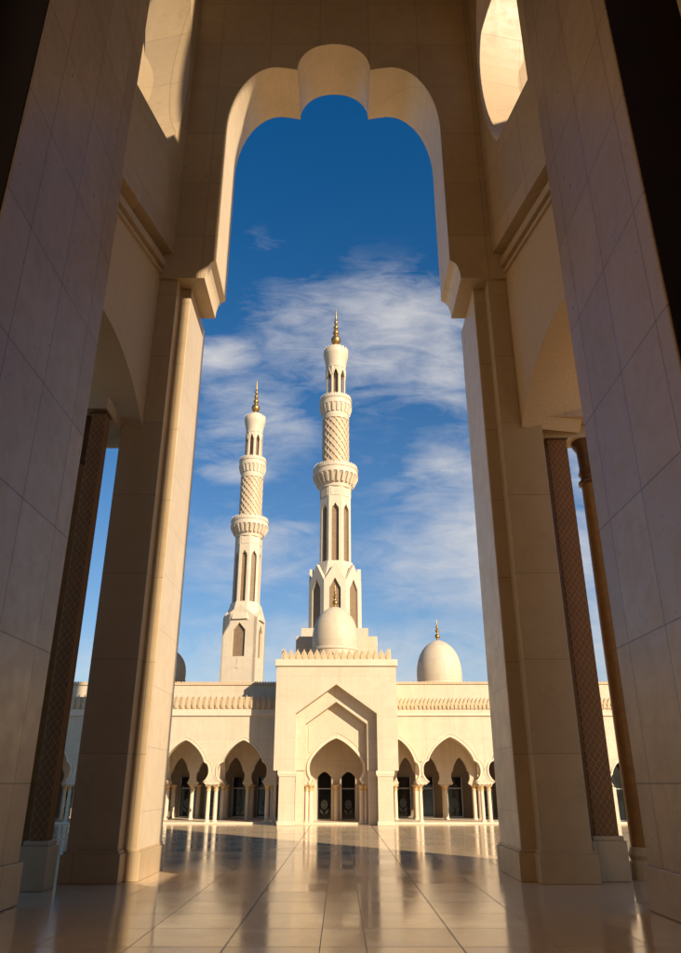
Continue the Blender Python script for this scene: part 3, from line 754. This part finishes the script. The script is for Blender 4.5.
    # flared cap
    cp = smooth_pts([(1.66, 66.5), (1.66, 67.0), (1.78, 67.8), (1.98, 68.7), (2.08, 69.3), (2.02, 69.8), (1.75, 70.1), (1.5, 70.25), (1.45, 70.6), (1.05, 70.9), (0.55, 71.05)], 3)
    cb = B(MB().lathe(cp, 36), 'cap', mat)
    lf = MB()
    for i in range(20):
        st = len(lf.v); a = 2 * math.pi * i / 20
        lf.prism([(-0.2, 69.55), (0.2, 69.55), (0.26, 69.9), (0, 70.4), (-0.26, 69.9)], 1.92, 2.06, fn=lambda a_, z, d: (d, a_, z))
        lf.xform(Matrix.Rotation(a, 4, 'Z'), st)
    B(lf, 'leaf_ring', M['trim'], cb)
    f = [(0.55, 71.0), (0.4, 71.2), (0.35, 71.4), (0.62, 71.7), (0.82, 72.15), (0.8, 72.6), (0.55, 73.05), (0.3, 73.25), (0.28, 73.4), (0.5, 73.65), (0.52, 73.95), (0.3, 74.3), (0.2, 74.5), (0.4, 74.75), (0.42, 75.0), (0.22, 75.35), (0.16, 75.6), (0.32, 75.85), (0.3, 76.1), (0.14, 76.4), (0.16, 76.9), (0.05, 78.7), (0.01, 79.0)]
    B(MB().lathe(f, 20), 'finial', M['gold'])
    return t
minaret('tall cream minaret rising behind the portal dome, with its finial highest in the sky', (-0.78, 105.0, 0), 0.0, 'octagon')
minaret('farther cream minaret on a square gabled tower left of the portal', (-17.9, 136.0, 0), R(-10), 'square').scale = (1.05, 1.05, 1.05)

# ------------------------------------------------------------------ SKY
w = bpy.data.worlds.new('World'); sc.world = w; w.use_nodes = True
nt = w.node_tree; nt.nodes.clear()
out = nt.nodes.new('ShaderNodeOutputWorld'); bg = nt.nodes.new('ShaderNodeBackground'); nt.links.new(bg.outputs[0], out.inputs[0])
sky = nt.nodes.new('ShaderNodeTexSky'); sky.sky_type = 'NISHITA'; sky.sun_disc = False
sky.sun_elevation = SUN_EL
sdir = Vector((math.sin(SUN_AZ) * math.cos(SUN_EL), -math.cos(SUN_AZ) * math.cos(SUN_EL), math.sin(SUN_EL)))
sky.sun_rotation = math.atan2(sdir.x, sdir.y)
sky.altitude = 200; sky.air_density = 1.0; sky.dust_density = 0.3; sky.ozone_density = 3.0
tc = nt.nodes.new('ShaderNodeTexCoord'); sp = nt.nodes.new('ShaderNodeSeparateXYZ'); nt.links.new(tc.outputs['Generated'], sp.inputs[0])
yy = mth(nt, 'MAXIMUM', sp.outputs[1], 0.05)
A = mth(nt, 'DIVIDE', sp.outputs[0], yy); Ev = mth(nt, 'DIVIDE', sp.outputs[2], yy)
cv = nt.nodes.new('ShaderNodeCombineXYZ'); nt.links.new(A, cv.inputs[0]); nt.links.new(mth(nt, 'MULTIPLY', Ev, 1.6), cv.inputs[1])
mp = nt.nodes.new('ShaderNodeMapping'); mp.inputs['Rotation'].default_value = (0, 0, R(38)); mp.inputs['Scale'].default_value = (1.0, 1.9, 1.0)
nt.links.new(cv.outputs[0], mp.inputs['Vector'])
n1 = mth(nt, 'ADD', mth(nt, 'MULTIPLY', noise(nt, cv.outputs[0], 6.0, 8, 0.58, 0.5), 0.55), mth(nt, 'MULTIPLY', noise(nt, mp.outputs[0], 11.0, 9, 0.62, 0.9), 0.45))
mask = None
#          az     el     sa    se    weight
blobs = [(0.04, 0.66, 0.20, 0.12, 0.72), (0.20, 0.38, 0.14, 0.14, 0.7), (-0.14, 0.52, 0.10, 0.10, 0.62), (-0.12, 0.30, 0.12, 0.07, 0.6), (-0.12, 0.86, 0.05, 0.04, 0.3), (0.10, 0.70, 0.13, 0.085, 1.0), (0.02, 0.62, 0.10, 0.07, 0.9), (-0.20, 0.63, 0.07, 0.035, 1.0), (0.17, 0.62, 0.06, 0.10, 0.9), (0.16, 0.44, 0.10, 0.03, 0.8),
         (0.24, 0.30, 0.16, 0.09, 1.15), (0.16, 0.27, 0.12, 0.06, 0.8), (0.10, 0.15, 0.5, 0.06, 0.75), (-0.09, 0.50, 0.06, 0.05, 0.75), (-0.16, 0.43, 0.06, 0.02, 0.8), (-0.08, 0.34, 0.05, 0.015, 0.7),
         (0.42, 0.30, 0.10, 0.30, 1.0), (-0.1, 0.20, 0.2, 0.02, 0.5)]
for a, e, sa, se, wt in blobs:
    dx = mth(nt, 'DIVIDE', mth(nt, 'SUBTRACT', A, a), sa); de = mth(nt, 'DIVIDE', mth(nt, 'SUBTRACT', Ev, e), se)
    d = mth(nt, 'ADD', mth(nt, 'MULTIPLY', dx, dx), mth(nt, 'MULTIPLY', de, de))
    g = mth(nt, 'MULTIPLY', mth(nt, 'EXPONENT', mth(nt, 'MULTIPLY', d, -0.7)), wt)
    mask = g if mask is None else mth(nt, 'MAXIMUM', mask, g)
# the noise carves the cloud masses; their edges stay wispy
cl = ramp(nt, mth(nt, 'ADD', mth(nt, 'MULTIPLY', mask, 0.40), n1), 0.59, 1.02, 0.0, 0.85)
cl = mth(nt, 'MULTIPLY', cl, ramp(nt, mask, 0.06, 0.5))
sat = nt.nodes.new('ShaderNodeHueSaturation'); sat.inputs['Saturation'].default_value = 1.36; sat.inputs['Value'].default_value = 1.0
nt.links.new(sky.outputs[0], sat.inputs['Color'])
haze = mth(nt, 'MULTIPLY', mth(nt, 'EXPONENT', mth(nt, 'MULTIPLY', Ev, -4.6)), 0.72)
skyc = mixc(nt, cl, mixc(nt, haze, sat.outputs[0], (4.4, 4.5, 4.7)), (6.2, 6.0, 5.9))
nt.links.new(skyc, bg.inputs['Color']); bg.inputs['Strength'].default_value = SKY_STRENGTH

sun = bpy.data.lights.new('sun', 'SUN'); sun.energy = SUN_STRENGTH; sun.angle = R(0.5); sun.color = (1.0, 0.84, 0.62)
so = bpy.data.objects.new('sun', sun); col.objects.link(so)
so.rotation_euler = sdir.to_track_quat('Z', 'Y').to_euler(); so.location = (60, -60, 60)

# ------------------------------------------------------------------ CAMERA
cam = bpy.data.cameras.new('camera'); co = bpy.data.objects.new('camera', cam); col.objects.link(co); sc.camera = co
cam.sensor_fit = 'VERTICAL'; cam.sensor_height = 36.0; cam.lens = 36.0 * 728.0 / 953.0
cam.clip_start = 0.1; cam.clip_end = 12000
co.location = (0, 0, 3.0); co.rotation_euler = (R(90) + math.atan(307 / 728.0), 0, 0)

vs = sc.view_settings
sc.display_settings.display_device = 'sRGB'
vs.view_transform = 'Standard'; vs.look = 'None'; vs.exposure = EXPOSURE; vs.gamma = 1.0; vs.use_curve_mapping = False
sc.cycles.max_bounces = 10; sc.cycles.diffuse_bounces = 6; sc.cycles.glossy_bounces = 4
sc.cycles.sample_clamp_indirect = 6.0
try: sc.cycles.use_denoising = True
except Exception: pass
